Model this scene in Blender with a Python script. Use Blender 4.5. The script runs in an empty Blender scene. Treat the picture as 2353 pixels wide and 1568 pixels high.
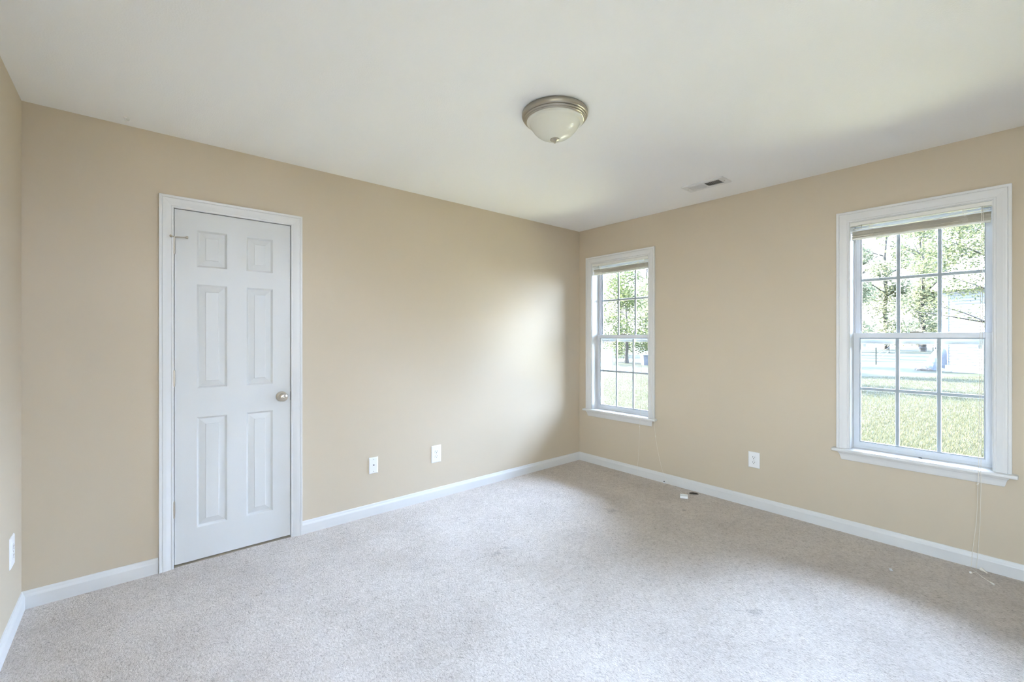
import bpy, bmesh, math, random
import numpy as np
from mathutils import Vector, Matrix

random.seed(7)
rng = np.random.default_rng(11)
SC = bpy.context.scene
COL = SC.collection

# ------------------------------------------------------------------ camera
CAM = Vector((-3.6286, -3.1409, 1.3016))
AX = math.radians(49.518)                       # heading, measured from +x
cam_data = bpy.data.cameras.new('camera')
cam_data.sensor_width = 36.0
cam_data.lens = 36.0 * 1017.0 / 2353.0
cam_data.shift_y = -7.0 / 2353.0
cam_data.clip_start = 0.02
cam_data.clip_end = 400.0
cam = bpy.data.objects.new('camera', cam_data)
cam.location = CAM
cam.rotation_euler = (math.radians(90), 0, AX - math.radians(90))
COL.objects.link(cam)
SC.camera = cam

# ------------------------------------------------------------------ sky, sun, exposure
SKY_LOW, SKY_MID, SKY_HIGH = (0.90, 0.96, 1.0), (0.56, 0.76, 1.0), (0.36, 0.58, 1.0)
SKY_STRENGTH = 11.0
SUN_STRENGTH = 120.0
SUN_AZ, SUN_EL = math.radians(93.0), math.radians(38.0)   # where the sun stands (azimuth from +x)
EXPOSURE = 0.64
FILL_COLOR = (0.56, 0.71, 1.04)                              # added wide sun lamps that strengthen the daylight through the windows
# azimuth, elevation, angular size (degrees), strength
FILL_SUNS = ((-48.0, 41.0, 112.0, 46.0), (42.0, 38.0, 112.0, 72.0))

world = bpy.data.worlds.new('sky')
SC.world = world
world.use_nodes = True
nt = world.node_tree
nt.nodes.clear()
wo = nt.nodes.new('ShaderNodeOutputWorld')
wb = nt.nodes.new('ShaderNodeBackground')
tc = nt.nodes.new('ShaderNodeTexCoord')
sp = nt.nodes.new('ShaderNodeSeparateXYZ')
rp = nt.nodes.new('ShaderNodeValToRGB')
rp.color_ramp.elements[0].position = 0.0
rp.color_ramp.elements[0].color = (*SKY_LOW, 1)
rp.color_ramp.elements[1].position = 0.9
rp.color_ramp.elements[1].color = (*SKY_HIGH, 1)
e_ = rp.color_ramp.elements.new(0.35)
e_.color = (*SKY_MID, 1)
nt.links.new(tc.outputs['Generated'], sp.inputs[0])
nt.links.new(sp.outputs['Z'], rp.inputs[0])
nt.links.new(rp.outputs[0], wb.inputs['Color'])
wb.inputs['Strength'].default_value = SKY_STRENGTH
nt.links.new(wb.outputs[0], wo.inputs[0])

def sun_lamp(name, az, el, energy, angle, color):
    ld = bpy.data.lights.new(name, 'SUN')
    ld.energy, ld.angle, ld.color = energy, angle, color
    o = bpy.data.objects.new(name, ld)
    d = Vector((math.cos(el) * math.cos(az), math.cos(el) * math.sin(az), math.sin(el)))
    o.rotation_euler = d.to_track_quat('Z', 'Y').to_euler()
    o.location = (0, 0, 12)
    COL.objects.link(o)
sun_lamp('sun', SUN_AZ, SUN_EL, SUN_STRENGTH, math.radians(0.9), (1.0, 0.95, 0.85))
for g_az, g_el, g_size, g_power in FILL_SUNS:
    sun_lamp('window_fill_sun', math.radians(g_az), math.radians(g_el), g_power, math.radians(g_size), FILL_COLOR)  # added lamps, they stand in for stronger sky light

def portal(loc, rot, sx, sy):
    ld = bpy.data.lights.new('daylight_portal', 'AREA')
    ld.shape = 'RECTANGLE'
    ld.size, ld.size_y = sx, sy
    ld.cycles.is_portal = True
    o = bpy.data.objects.new('daylight_portal', ld)
    o.location, o.rotation_euler = loc, rot
    COL.objects.link(o)

vs = SC.view_settings
vs.view_transform = 'Standard'
vs.look = 'None'
vs.exposure = EXPOSURE
vs.gamma = 1.0
vs.use_curve_mapping = False
SC.cycles.use_denoising = True
SC.cycles.max_bounces = 14
SC.cycles.diffuse_bounces = 8
SC.cycles.glossy_bounces = 4
SC.cycles.transparent_max_bounces = 16
SC.cycles.sample_clamp_indirect = 12.0
SC.cycles.caustics_reflective = False
SC.cycles.caustics_refractive = False

# ------------------------------------------------------------------ materials
def mat(name, color, rough=0.6, metal=0.0, spec=0.5, bump=None, noise=None):
    """bump=(scale, distance), noise=(scale, low, high) multiplies the colour"""
    m = bpy.data.materials.new(name)
    m.use_nodes = True
    n = m.node_tree
    b = n.nodes['Principled BSDF']
    b.inputs['Base Color'].default_value = (*color, 1)
    b.inputs['Roughness'].default_value = rough
    b.inputs['Metallic'].default_value = metal
    b.inputs['Specular IOR Level'].default_value = spec
    if bump or noise:
        t = n.nodes.new('ShaderNodeTexCoord')
    if bump:
        x = n.nodes.new('ShaderNodeTexNoise')
        x.inputs['Scale'].default_value = bump[0]
        x.inputs['Detail'].default_value = 3
        n.links.new(t.outputs['Object'], x.inputs['Vector'])
        bp = n.nodes.new('ShaderNodeBump')
        bp.inputs['Distance'].default_value = bump[1]
        n.links.new(x.outputs[0], bp.inputs['Height'])
        n.links.new(bp.outputs[0], b.inputs['Normal'])
    if noise:
        x = n.nodes.new('ShaderNodeTexNoise')
        x.inputs['Scale'].default_value = noise[0]
        x.inputs['Detail'].default_value = 4
        n.links.new(t.outputs['Object'], x.inputs['Vector'])
        r = n.nodes.new('ShaderNodeValToRGB')
        r.color_ramp.elements[0].position = 0.35
        r.color_ramp.elements[1].position = 0.65
        r.color_ramp.elements[0].color = (*[c * noise[1] for c in color], 1)
        r.color_ramp.elements[1].color = (*[c * noise[2] for c in color], 1)
        n.links.new(x.outputs[0], r.inputs[0])
        n.links.new(r.outputs[0], b.inputs['Base Color'])
    return m

M = {}
M['wall'] = mat('tan_wall_paint', (0.605, 0.525, 0.408), 0.75, spec=0.25, bump=(260, 0.00022))
M['ceiling'] = mat('white_ceiling_paint', (0.87, 0.865, 0.85), 0.85, spec=0.2, bump=(150, 0.0008))
M['trim'] = mat('white_gloss_trim', (0.72, 0.72, 0.71), 0.38)
M['door'] = mat('white_door_paint', (0.66, 0.665, 0.65), 0.45, bump=(300, 0.0002))
M['vinyl'] = mat('white_vinyl', (0.70, 0.73, 0.77), 0.4)
M['nickel'] = mat('satin_nickel', (0.60, 0.55, 0.47), 0.28, metal=1.0)
M['nickel_dull'] = mat('brushed_nickel', (0.43, 0.395, 0.33), 0.34, metal=1.0)
M['plate'] = mat('white_plastic', (0.86, 0.87, 0.88), 0.35)
M['dark'] = mat('dark_slot', (0.02, 0.02, 0.018), 0.6)
M['blind'] = mat('ivory_blind', (0.80, 0.79, 0.74), 0.5)
M['slat'] = mat('ivory_slat', (0.90, 0.86, 0.77), 0.5)
M['cord'] = mat('ivory_cord', (0.80, 0.76, 0.68), 0.8)
M['duct'] = mat('dark_duct', (0.10, 0.09, 0.07), 0.8)
M['closet'] = mat('dark_closet', (0.05, 0.05, 0.045), 0.9)
M['bark'] = mat('grey_brown_bark', (0.035, 0.030, 0.025), 0.9, bump=(30, 0.02), noise=(12, 0.7, 1.3))
M['siding'] = mat('white_siding', (0.165, 0.165, 0.178), 0.6)
M['shingle'] = mat('grey_shingle', (0.24, 0.24, 0.245), 0.9, noise=(20, 0.8, 1.2))
M['cover'] = mat('grey_vinyl_cover', (0.050, 0.053, 0.062), 0.7, bump=(6, 0.03))
M['brown'] = mat('brown_mulch', (0.040, 0.030, 0.022), 0.95, bump=(40, 0.02), noise=(25, 0.6, 1.5))
M['steel'] = mat('galvanised_steel', (0.10, 0.105, 0.115), 0.6, metal=0.2)
M['post'] = mat('rusty_post', (0.018, 0.020, 0.015), 0.8)
M['sliver'] = mat('dark_brown_wood', (0.045, 0.032, 0.018), 0.6)
M['concrete'] = mat('grey_concrete', (0.045, 0.046, 0.052), 0.9, noise=(6, 0.9, 1.1))

def glass_material():
    m = bpy.data.materials.new('window_glass')
    m.use_nodes = True
    n = m.node_tree
    n.nodes.clear()
    o = n.nodes.new('ShaderNodeOutputMaterial')
    tr = n.nodes.new('ShaderNodeBsdfTransparent')
    tr.inputs[0].default_value = (0.95, 0.97, 0.97, 1)
    gl = n.nodes.new('ShaderNodeBsdfGlossy')
    gl.inputs['Roughness'].default_value = 0.0
    fr = n.nodes.new('ShaderNodeFresnel')
    fr.inputs[0].default_value = 1.45
    mx = n.nodes.new('ShaderNodeMixShader')
    n.links.new(fr.outputs[0], mx.inputs[0])
    n.links.new(tr.outputs[0], mx.inputs[1])
    n.links.new(gl.outputs[0], mx.inputs[2])
    n.links.new(mx.outputs[0], o.inputs[0])
    return m
M['glass'] = glass_material()

def leafy(name, c1, c2, transl=0.4):
    m = bpy.data.materials.new(name)
    m.use_nodes = True
    n = m.node_tree
    n.nodes.clear()
    o = n.nodes.new('ShaderNodeOutputMaterial')
    d = n.nodes.new('ShaderNodeBsdfDiffuse')
    t = n.nodes.new('ShaderNodeBsdfTranslucent')
    mx = n.nodes.new('ShaderNodeMixShader')
    mx.inputs[0].default_value = transl
    g = n.nodes.new('ShaderNodeNewGeometry')
    r = n.nodes.new('ShaderNodeValToRGB')
    r.color_ramp.elements[0].color = (*c1, 1)
    r.color_ramp.elements[1].color = (*c2, 1)
    n.links.new(g.outputs['Random Per Island'], r.inputs[0])
    n.links.new(r.outputs[0], d.inputs[0])
    n.links.new(r.outputs[0], t.inputs[0])
    n.links.new(d.outputs[0], mx.inputs[1])
    n.links.new(t.outputs[0], mx.inputs[2])
    n.links.new(mx.outputs[0], o.inputs[0])
    return m
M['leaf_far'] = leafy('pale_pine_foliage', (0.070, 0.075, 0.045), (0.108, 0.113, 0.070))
M['leaf_bush'] = leafy('light_green_foliage', (0.026, 0.038, 0.015), (0.070, 0.078, 0.036))
M['leaf_near'] = leafy('yellow_green_leaves', (0.024, 0.030, 0.017), (0.070, 0.074, 0.036))
M['grass'] = leafy('grass_blades', (0.029, 0.029, 0.014), (0.064, 0.061, 0.038), 0.3)

def shade_glass():
    m = bpy.data.materials.new('frosted_ivory_glass')
    m.use_nodes = True
    n = m.node_tree
    b = n.nodes['Principled BSDF']
    b.inputs['Base Color'].default_value = (0.95, 0.94, 0.86, 1)
    b.inputs['Roughness'].default_value = 0.22
    b.inputs['Specular IOR Level'].default_value = 0.5
    t = n.nodes.new('ShaderNodeBsdfTranslucent')
    t.inputs[0].default_value = (0.95, 0.94, 0.86, 1)
    mx = n.nodes.new('ShaderNodeMixShader')
    mx.inputs[0].default_value = 0.35
    o = n.nodes['Material Output']
    n.links.new(b.outputs[0], mx.inputs[1])
    n.links.new(t.outputs[0], mx.inputs[2])
    n.links.new(mx.outputs[0], o.inputs[0])
    return m
M['shade'] = shade_glass()

def carpet_material():
    m = bpy.data.materials.new('beige_plush_carpet')
    m.use_nodes = True
    n = m.node_tree
    L = n.links.new
    b = n.nodes['Principled BSDF']
    b.inputs['Roughness'].default_value = 0.95
    b.inputs['Specular IOR Level'].default_value = 0.05
    b.inputs['Sheen Weight'].default_value = 0.08
    g = n.nodes.new('ShaderNodeNewGeometry')
    def noise(scale, detail, rough=0.6):
        x = n.nodes.new('ShaderNodeTexNoise')
        x.inputs['Scale'].default_value = scale
        x.inputs['Detail'].default_value = detail
        x.inputs['Roughness'].default_value = rough
        L(g.outputs['Position'], x.inputs['Vector'])
        return x
    def math_(op, a, c=None, v=None):
        q = n.nodes.new('ShaderNodeMath')
        q.operation = op
        if hasattr(a, 'links'): L(a, q.inputs[0])
        else: q.inputs[0].default_value = a
        if c is not None:
            if hasattr(c, 'links'): L(c, q.inputs[1])
            else: q.inputs[1].default_value = c
        return q.outputs[0]
    mp_ = n.nodes.new('ShaderNodeMapping')
    mp_.inputs['Rotation'].default_value = (0, 0, 0.6)
    mp_.inputs['Scale'].default_value = (1.0, 0.62, 1.0)
    L(g.outputs['Position'], mp_.inputs['Vector'])
    tuft = noise(125, 4, 0.72)
    L(mp_.outputs[0], tuft.inputs['Vector'])
    tuft.inputs['Distortion'].default_value = 0.6
    fine = noise(420, 2)
    mid = noise(26, 3)
    patch = noise(2.4, 4)
    r = n.nodes.new('ShaderNodeValToRGB')
    cr = r.color_ramp
    cr.elements[0].position, cr.elements[0].color = 0.335, (0.37, 0.31, 0.26, 1)
    cr.elements[1].position, cr.elements[1].color = 0.59, (0.90, 0.82, 0.75, 1)
    x = cr.elements.new(0.45); x.color = (0.72, 0.64, 0.565, 1)
    comb = math_('ADD', math_('MULTIPLY', tuft.outputs[0], 0.62),
                 math_('ADD', math_('MULTIPLY', mid.outputs[0], 0.20), math_('MULTIPLY', fine.outputs[0], 0.18)))
    L(comb, r.inputs[0])
    pr = n.nodes.new('ShaderNodeValToRGB')
    pr.color_ramp.elements[0].position, pr.color_ramp.elements[0].color = 0.32, (0.86, 0.85, 0.84, 1)
    pr.color_ramp.elements[1].position, pr.color_ramp.elements[1].color = 0.62, (1, 1, 1, 1)
    L(patch.outputs[0], pr.inputs[0])
    mu = n.nodes.new('ShaderNodeMix')
    mu.data_type = 'RGBA'
    mu.blend_type = 'MULTIPLY'
    mu.inputs[0].default_value = 1.0
    L(r.outputs[0], mu.inputs[6]); L(pr.outputs[0], mu.inputs[7])
    # a few soft old stains
    col = mu.outputs[2]
    for (sx, sy, rad, dark) in ((-0.901, -1.096, 0.060, 0.80), (-0.470, -1.442, 0.022, 0.66), (-1.398, -0.748, 0.020, 0.70), (-1.965, -1.045, 0.035, 0.76), (-1.873, -1.036, 0.028, 0.78), (-1.385, -2.300, 0.05, 0.80)):
        vd = n.nodes.new('ShaderNodeVectorMath'); vd.operation = 'DISTANCE'
        L(g.outputs['Position'], vd.inputs[0]); vd.inputs[1].default_value = (sx, sy, 0)
        mr = n.nodes.new('ShaderNodeMapRange')
        mr.inputs['From Min'].default_value = rad * 0.15; mr.inputs['From Max'].default_value = rad
        mr.inputs['To Min'].default_value = dark; mr.inputs['To Max'].default_value = 1.0
        L(math_('ADD', vd.outputs['Value'], math_('MULTIPLY', math_('SUBTRACT', mid.outputs[0], 0.5), rad * 2.2)), mr.inputs['Value'])
        mm = n.nodes.new('ShaderNodeMix'); mm.data_type = 'RGBA'; mm.blend_type = 'MULTIPLY'; mm.inputs[0].default_value = 1.0
        L(col, mm.inputs[6]); L(mr.outputs[0], mm.inputs[7])
        col = mm.outputs[2]
    L(col, b.inputs['Base Color'])
    # furniture dents pressed into the pile: four thin grooves
    s = n.nodes.new('ShaderNodeSeparateXYZ')
    wob = noise(9, 2)
    L(g.outputs['Position'], s.inputs[0])
    total = None
    for (cx, y0, y1, wid, dep) in ((-1.437, -0.57, -0.09, 0.007, 0.5), (-1.095, -0.54, -0.07, 0.006, 0.35),
                              (-0.708, -3.5, -2.70, 0.010, 0.6), (-1.311, -3.2, -2.78, 0.010, 0.6)):
        dx = math_('ABSOLUTE', math_('SUBTRACT', math_('ADD', s.outputs[0], math_('MULTIPLY', wob.outputs[0], 0.02)), cx + 0.01))
        a = math_('LESS_THAN', dx, wid)
        yc, yh = (y0 + y1) / 2, (y1 - y0) / 2
        c = math_('LESS_THAN', math_('ABSOLUTE', math_('SUBTRACT', s.outputs[1], yc)), yh)
        v = math_('MULTIPLY', math_('MULTIPLY', a, c), dep)
        total = v if total is None else math_('ADD', total, v)
    hgt = math_('SUBTRACT', math_('ADD', comb, math_('MULTIPLY', patch.outputs[0], 0.3)), total)
    bp = n.nodes.new('ShaderNodeBump')
    bp.inputs['Strength'].default_value = 1.0
    bp.inputs['Distance'].default_value = 0.018
    L(hgt, bp.inputs['Height'])
    L(bp.outputs[0], b.inputs['Normal'])
    return m
M['carpet'] = carpet_material()

def lawn_material():
    m = bpy.data.materials.new('lawn_grass')
    m.use_nodes = True
    n = m.node_tree
    L = n.links.new
    b = n.nodes['Principled BSDF']
    b.inputs['Roughness'].default_value = 0.95
    b.inputs['Specular IOR Level'].default_value = 0.05
    g = n.nodes.new('ShaderNodeNewGeometry')
    a = n.nodes.new('ShaderNodeTexNoise'); a.inputs['Scale'].default_value = 7; a.inputs['Detail'].default_value = 8
    c = n.nodes.new('ShaderNodeTexNoise'); c.inputs['Scale'].default_value = 0.35; c.inputs['Detail'].default_value = 3
    L(g.outputs['Position'], a.inputs['Vector']); L(g.outputs['Position'], c.inputs['Vector'])
    r1 = n.nodes.new('ShaderNodeValToRGB')
    r1.color_ramp.elements[0].position, r1.color_ramp.elements[0].color = 0.36, (0.0066, 0.0070, 0.0038, 1)
    r1.color_ramp.elements[1].position, r1.color_ramp.elements[1].color = 0.62, (0.0150, 0.0146, 0.0100, 1)
    r2 = n.nodes.new('ShaderNodeValToRGB')
    r2.color_ramp.elements[0].position, r2.color_ramp.elements[0].color = 0.35, (0.85, 1.0, 0.72, 1)
    r2.color_ramp.elements[1].position, r2.color_ramp.elements[1].color = 0.62, (1.1, 1.05, 1.0, 1)
    L(a.outputs[0], r1.inputs[0]); L(c.outputs[0], r2.inputs[0])
    mu = n.nodes.new('ShaderNodeMix'); mu.data_type = 'RGBA'; mu.blend_type = 'MULTIPLY'; mu.inputs[0].default_value = 1
    L(r1.outputs[0], mu.inputs[6]); L(r2.outputs[0], mu.inputs[7])
    L(mu.outputs[2], b.inputs['Base Color'])
    bp = n.nodes.new('ShaderNodeBump'); bp.inputs['Distance'].default_value = 0.03
    L(a.outputs[0], bp.inputs['Height']); L(bp.outputs[0], b.inputs['Normal'])
    return m
M['lawn'] = lawn_material()

# ------------------------------------------------------------------ helpers
def tag(o, label=None, cat=None, group=None, kind=None):
    if label: o['label'] = label
    if cat: o['category'] = cat
    if group: o['group'] = group
    if kind: o['kind'] = kind
    return o

def empty(name, loc=(0, 0, 0), rot=(0, 0, 0)):
    o = bpy.data.objects.new(name, None)
    o.empty_display_size = 0.1
    o.location, o.rotation_euler = loc, rot
    COL.objects.link(o)
    return o

def link(name, bm, material, parent=None, smooth=False, recalc=True):
    """bm coordinates are in the parent's frame"""
    if recalc:
        bmesh.ops.recalc_face_normals(bm, faces=bm.faces)
    me = bpy.data.meshes.new(name)
    bm.to_mesh(me)
    bm.free()
    me.materials.append(material)
    if smooth:
        me.polygons.foreach_set('use_smooth', [True] * len(me.polygons))
        try:
            me.set_sharp_from_angle(angle=math.radians(38))
        except Exception:
            pass
    o = bpy.data.objects.new(name, me)
    COL.objects.link(o)
    if parent is not None:
        o.parent = parent
    return o

def box(bm, x0, x1, y0, y1, z0, z1, bevel=0.0, seg=2):
    ret = bmesh.ops.create_cube(bm, size=1.0)
    vs_ = ret['verts']
    for v in vs_:
        v.co = Vector(((x0 + x1) / 2 + v.co.x * (x1 - x0), (y0 + y1) / 2 + v.co.y * (y1 - y0), (z0 + z1) / 2 + v.co.z * (z1 - z0)))
    if bevel > 0:
        es = list({e for v in vs_ for e in v.link_edges})
        bmesh.ops.bevel(bm, geom=es, offset=bevel, segments=seg, affect='EDGES', profile=0.5)

def boxes(*specs, bevel=0.0):
    bm = bmesh.new()
    for s in specs:
        box(bm, *s, bevel=bevel)
    return bm

def strips(bm, rows, close=False, caps=False):
    """rows: list of lists of points, quads between neighbouring rows"""
    vv = [[bm.verts.new(p) for p in r] for r in rows]
    n = len(vv)
    for i in range(n if close else n - 1):
        a, b = vv[i], vv[(i + 1) % n]
        for j in range(len(a) - 1):
            bm.faces.new((a[j], a[j + 1], b[j + 1], b[j]))
    if caps:
        for j in (0, -1):
            try: bm.faces.new([r[j] for r in vv])
            except ValueError: pass
    return vv

def lathe(bm, prof, seg=48, mtx=Matrix(), cap_end=False):
    """prof: (radius, height) pairs, turned about local z"""
    rings = []
    for (r, z) in prof:
        if r < 1e-6:
            rings.append([bm.verts.new(mtx @ Vector((0, 0, z)))])
        else:
            rings.append([bm.verts.new(mtx @ Vector((r * math.cos(2 * math.pi * i / seg), r * math.sin(2 * math.pi * i / seg), z))) for i in range(seg)])
    for a, b in zip(rings, rings[1:]):
        for i in range(seg):
            j = (i + 1) % seg
            if len(a) == 1 and len(b) == 1: continue
            if len(a) == 1: bm.faces.new((a[0], b[j], b[i]))
            elif len(b) == 1: bm.faces.new((a[i], a[j], b[0]))
            else: bm.faces.new((a[i], a[j], b[j], b[i]))
    if cap_end:
        for rg in (rings[0], rings[-1]):
            if len(rg) > 1: bm.faces.new(rg)

def tube(bm, pts, radii, seg=8):
    pts = [Vector(p) for p in pts]
    if not hasattr(radii, '__len__'): radii = [radii] * len(pts)
    rings = []
    ref = None
    for i, p in enumerate(pts):
        t = (pts[min(i + 1, len(pts) - 1)] - pts[max(i - 1, 0)]).normalized()
        if ref is None:
            ref = t.orthogonal().normalized()
        else:
            ref = (ref - t * ref.dot(t))
            ref = ref.normalized() if ref.length > 1e-6 else t.orthogonal().normalized()
        w = t.cross(ref)
        rings.append([bm.verts.new(p + (ref * math.cos(2 * math.pi * k / seg) + w * math.sin(2 * math.pi * k / seg)) * radii[i]) for k in range(seg)])
    for a, b in zip(rings, rings[1:]):
        for k in range(seg):
            l = (k + 1) % seg
            bm.faces.new((a[k], a[l], b[l], b[k]))
    bm.faces.new(rings[0][::-1]); bm.faces.new(rings[-1])

def smooth_path(pts, n=6):
    """Catmull-Rom through pts"""
    P_ = [Vector(p) for p in pts]
    P_ = [P_[0]] + P_ + [P_[-1]]
    out = []
    for i in range(1, len(P_) - 2):
        a, b, c, d = P_[i - 1], P_[i], P_[i + 1], P_[i + 2]
        for k in range(n):
            t = k / n
            out.append(0.5 * ((2 * b) + (c - a) * t + (2 * a - 5 * b + 4 * c - d) * t * t + (3 * b - a - 3 * c + d) * t ** 3))
    out.append(P_[-2])
    return out

def wall_mesh(fn, a0, a1, b0, b1, holes, thick):
    """a slab wall with rectangular holes; fn(a, b, depth) gives a point, depth 0 is the room face"""
    bm = bmesh.new()
    As = sorted({a0, a1, *[v for h in holes for v in h[:2]]})
    Bs = sorted({b0, b1, *[v for h in holes for v in h[2:]]})
    def solid(i, j):
        if i < 0 or j < 0 or i >= len(As) - 1 or j >= len(Bs) - 1: return False
        ca, cb = (As[i] + As[i + 1]) / 2, (Bs[j] + Bs[j + 1]) / 2
        return not any(h[0] < ca < h[1] and h[2] < cb < h[3] for h in holes)
    cache = {}
    def V(a, b, d):
        k = (a, b, d)
        if k not in cache: cache[k] = bm.verts.new(fn(a, b, d))
        return cache[k]
    for i in range(len(As) - 1):
        for j in range(len(Bs) - 1):
            if not solid(i, j): continue
            x0, x1, y0, y1 = As[i], As[i + 1], Bs[j], Bs[j + 1]
            for d in (0, thick):
                bm.faces.new((V(x0, y0, d), V(x1, y0, d), V(x1, y1, d), V(x0, y1, d)))
            for (di, dj, p, q) in ((-1, 0, (x0, y0), (x0, y1)), (1, 0, (x1, y0), (x1, y1)), (0, -1, (x0, y0), (x1, y0)), (0, 1, (x0, y1), (x1, y1))):
                if not solid(i + di, j + dj):
                    bm.faces.new((V(*p, 0), V(*q, 0), V(*q, thick), V(*p, thick)))
    return bm

# ------------------------------------------------------------------ room shell
H = 2.44
XW, YS = -4.04, -4.05          # far-left wall and the wall behind the camera
WT = 0.16                      # wall thickness
GZ = -0.45                     # lawn level
W1 = (-0.84, -0.172, 0.545, 2.072)
W2 = (-3.007, -2.357, 0.545, 2.072)
DOOR = (-3.466, -2.843, 0.0, 2.046)

fA = lambda a, b, d: (a, d, b)                # wall with the door: y = 0
fB = lambda a, b, d: (d, a, b)                # wall with the windows: x = 0
fC = lambda a, b, d: (XW - d, a, b)
fS = lambda a, b, d: (a, YS - d, b)
tag(link('wall_left', wall_mesh(fA, XW, 0, GZ, H, [DOOR], WT), M['wall']), 'tan painted wall with the white six panel door', 'wall', kind='structure')
tag(link('wall_right', wall_mesh(fB, YS - WT, WT, GZ, H, [W1, W2], WT), M['wall']), 'tan painted wall with two white windows', 'wall', kind='structure')
BACK_OPEN = (-2.95, -2.55, 1.50, 2.32)         # bare opening added behind the camera to let in fill daylight
SIDE_OPEN = (-4.03, -2.90, 0.70, 2.42)         # second added opening, unseen beside the camera, for more fill light
tag(link('wall_west', wall_mesh(fC, YS - WT, WT, GZ, H, [SIDE_OPEN], WT), M['wall']), 'brightly lit tan wall at the far left edge', 'wall', kind='structure')
tag(link('wall_south', wall_mesh(fS, XW, 0, GZ, H, [BACK_OPEN], WT), M['wall']), 'tan wall behind the camera', 'wall', kind='structure')
tag(link('ceiling', boxes((XW - WT, WT, YS - WT, WT, H, H + 0.2)), M['ceiling']), 'smooth white flat ceiling', 'ceiling', kind='structure')

bm = bmesh.new()
strips(bm, [[(x, y, 0) for x in np.linspace(XW - WT, 0, 9)] for y in np.linspace(YS, 0, 9)])
bx0 = bmesh.ops.extrude_face_region(bm, geom=bm.faces[:])
for v in [g for g in bx0['geom'] if isinstance(g, bmesh.types.BMVert)]:
    v.co.z -= 0.2
tag(link('floor', bm, M['carpet']), 'wall to wall beige plush carpet', 'floor', kind='structure')
# closet floor and back behind the closed door
cl = boxes((-3.6, -2.7, 0.16, 0.75, -0.2, -0.002), (-3.6, -2.7, 0.75, 0.80, -0.2, 2.3), (-3.65, -3.6, 0.16, 0.8, -0.2, 2.3), (-2.7, -2.65, 0.16, 0.8, -0.2, 2.3), (-3.65, -2.65, 0.16, 0.8, 2.3, 2.35), (-3.466, -2.843, 0.0, 0.16, -0.02, -0.004))
tag(link('wall_closet', cl, M['closet']), 'unlit closet behind the white door', 'wall', kind='structure')

portal((0.02, (W1[0] + W1[1]) / 2, (W1[2] + W1[3]) / 2), (0, math.radians(90), 0), W1[3] - W1[2], W1[1] - W1[0])
portal((0.02, (W2[0] + W2[1]) / 2, (W2[2] + W2[3]) / 2), (0, math.radians(90), 0), W2[3] - W2[2], W2[1] - W2[0])
portal((XW, (SIDE_OPEN[0] + SIDE_OPEN[1]) / 2, (SIDE_OPEN[2] + SIDE_OPEN[3]) / 2), (0, math.radians(-90), 0), SIDE_OPEN[3] - SIDE_OPEN[2], SIDE_OPEN[1] - SIDE_OPEN[0])

portal(((BACK_OPEN[0] + BACK_OPEN[1]) / 2, YS, (BACK_OPEN[2] + BACK_OPEN[3]) / 2), (math.radians(90), 0, 0), BACK_OPEN[1] - BACK_OPEN[0], BACK_OPEN[3] - BACK_OPEN[2])

# baseboards: profile (depth from wall, height)
BASE = [(0.0, -0.002), (0.014, -0.002), (0.014, 0.058), (0.012, 0.064), (0.0085, 0.070), (0.0065, 0.078), (0.0045, 0.0825), (0.0, 0.084)]
def baseboard(name, fn, a0, a1, m0, m1, label):
    """fn(a, depth, z); m0/m1: 1 = mitred into an inside corner"""
    bm = bmesh.new()
    strips(bm, [[fn(a0 + m0 * d, d, z), fn(a1 - m1 * d, d, z)] for d, z in BASE], close=True, caps=True)
    tag(link(name, bm, M['trim']), label, 'baseboard', kind='structure')
baseboard('baseboard_left', lambda a, d, z: (a, -d, z), -2.7815, 0, 0, 1, 'white baseboard right of the door, running to the corner')
baseboard('baseboard_left_short', lambda a, d, z: (a, -d, z), XW, -3.5275, 1, 0, 'short white baseboard left of the door')
baseboard('baseboard_right', lambda a, d, z: (-d, a, z), YS, 0, 1, 1, 'white baseboard under the two windows')
baseboard('baseboard_west', lambda a, d, z: (XW + d, a, z), -1.0, 0, 0, 1, 'white baseboard at the far left edge')

# casing profile: (offset from the inner edge, projection)
CASE = [(0.0, 0.0), (0.0, 0.0085), (0.003, 0.0105), (0.009, 0.0110), (0.0115, 0.0085), (0.015, 0.0095), (0.024, 0.0125), (0.034, 0.0155),
        (0.044, 0.0172), (0.050, 0.0175), (0.0525, 0.0145), (0.055, 0.0180), (0.0655, 0.0195), (0.0675, 0.0180), (0.0675, 0.0)]
def casing(fn, a0, a1, b0, b1, width, material, parent, name='casing'):
    k = width / 0.0675
    rows = []
    for u, v in CASE:
        u *= k
        rows.append([fn(a0 - u, b0, v), fn(a0 - u, b1 + u, v), fn(a1 + u, b1 + u, v), fn(a1 + u, b0, v)])
    bm = bmesh.new()
    strips(bm, rows, caps=True)
    return link(name, bm, material, parent)

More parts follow.
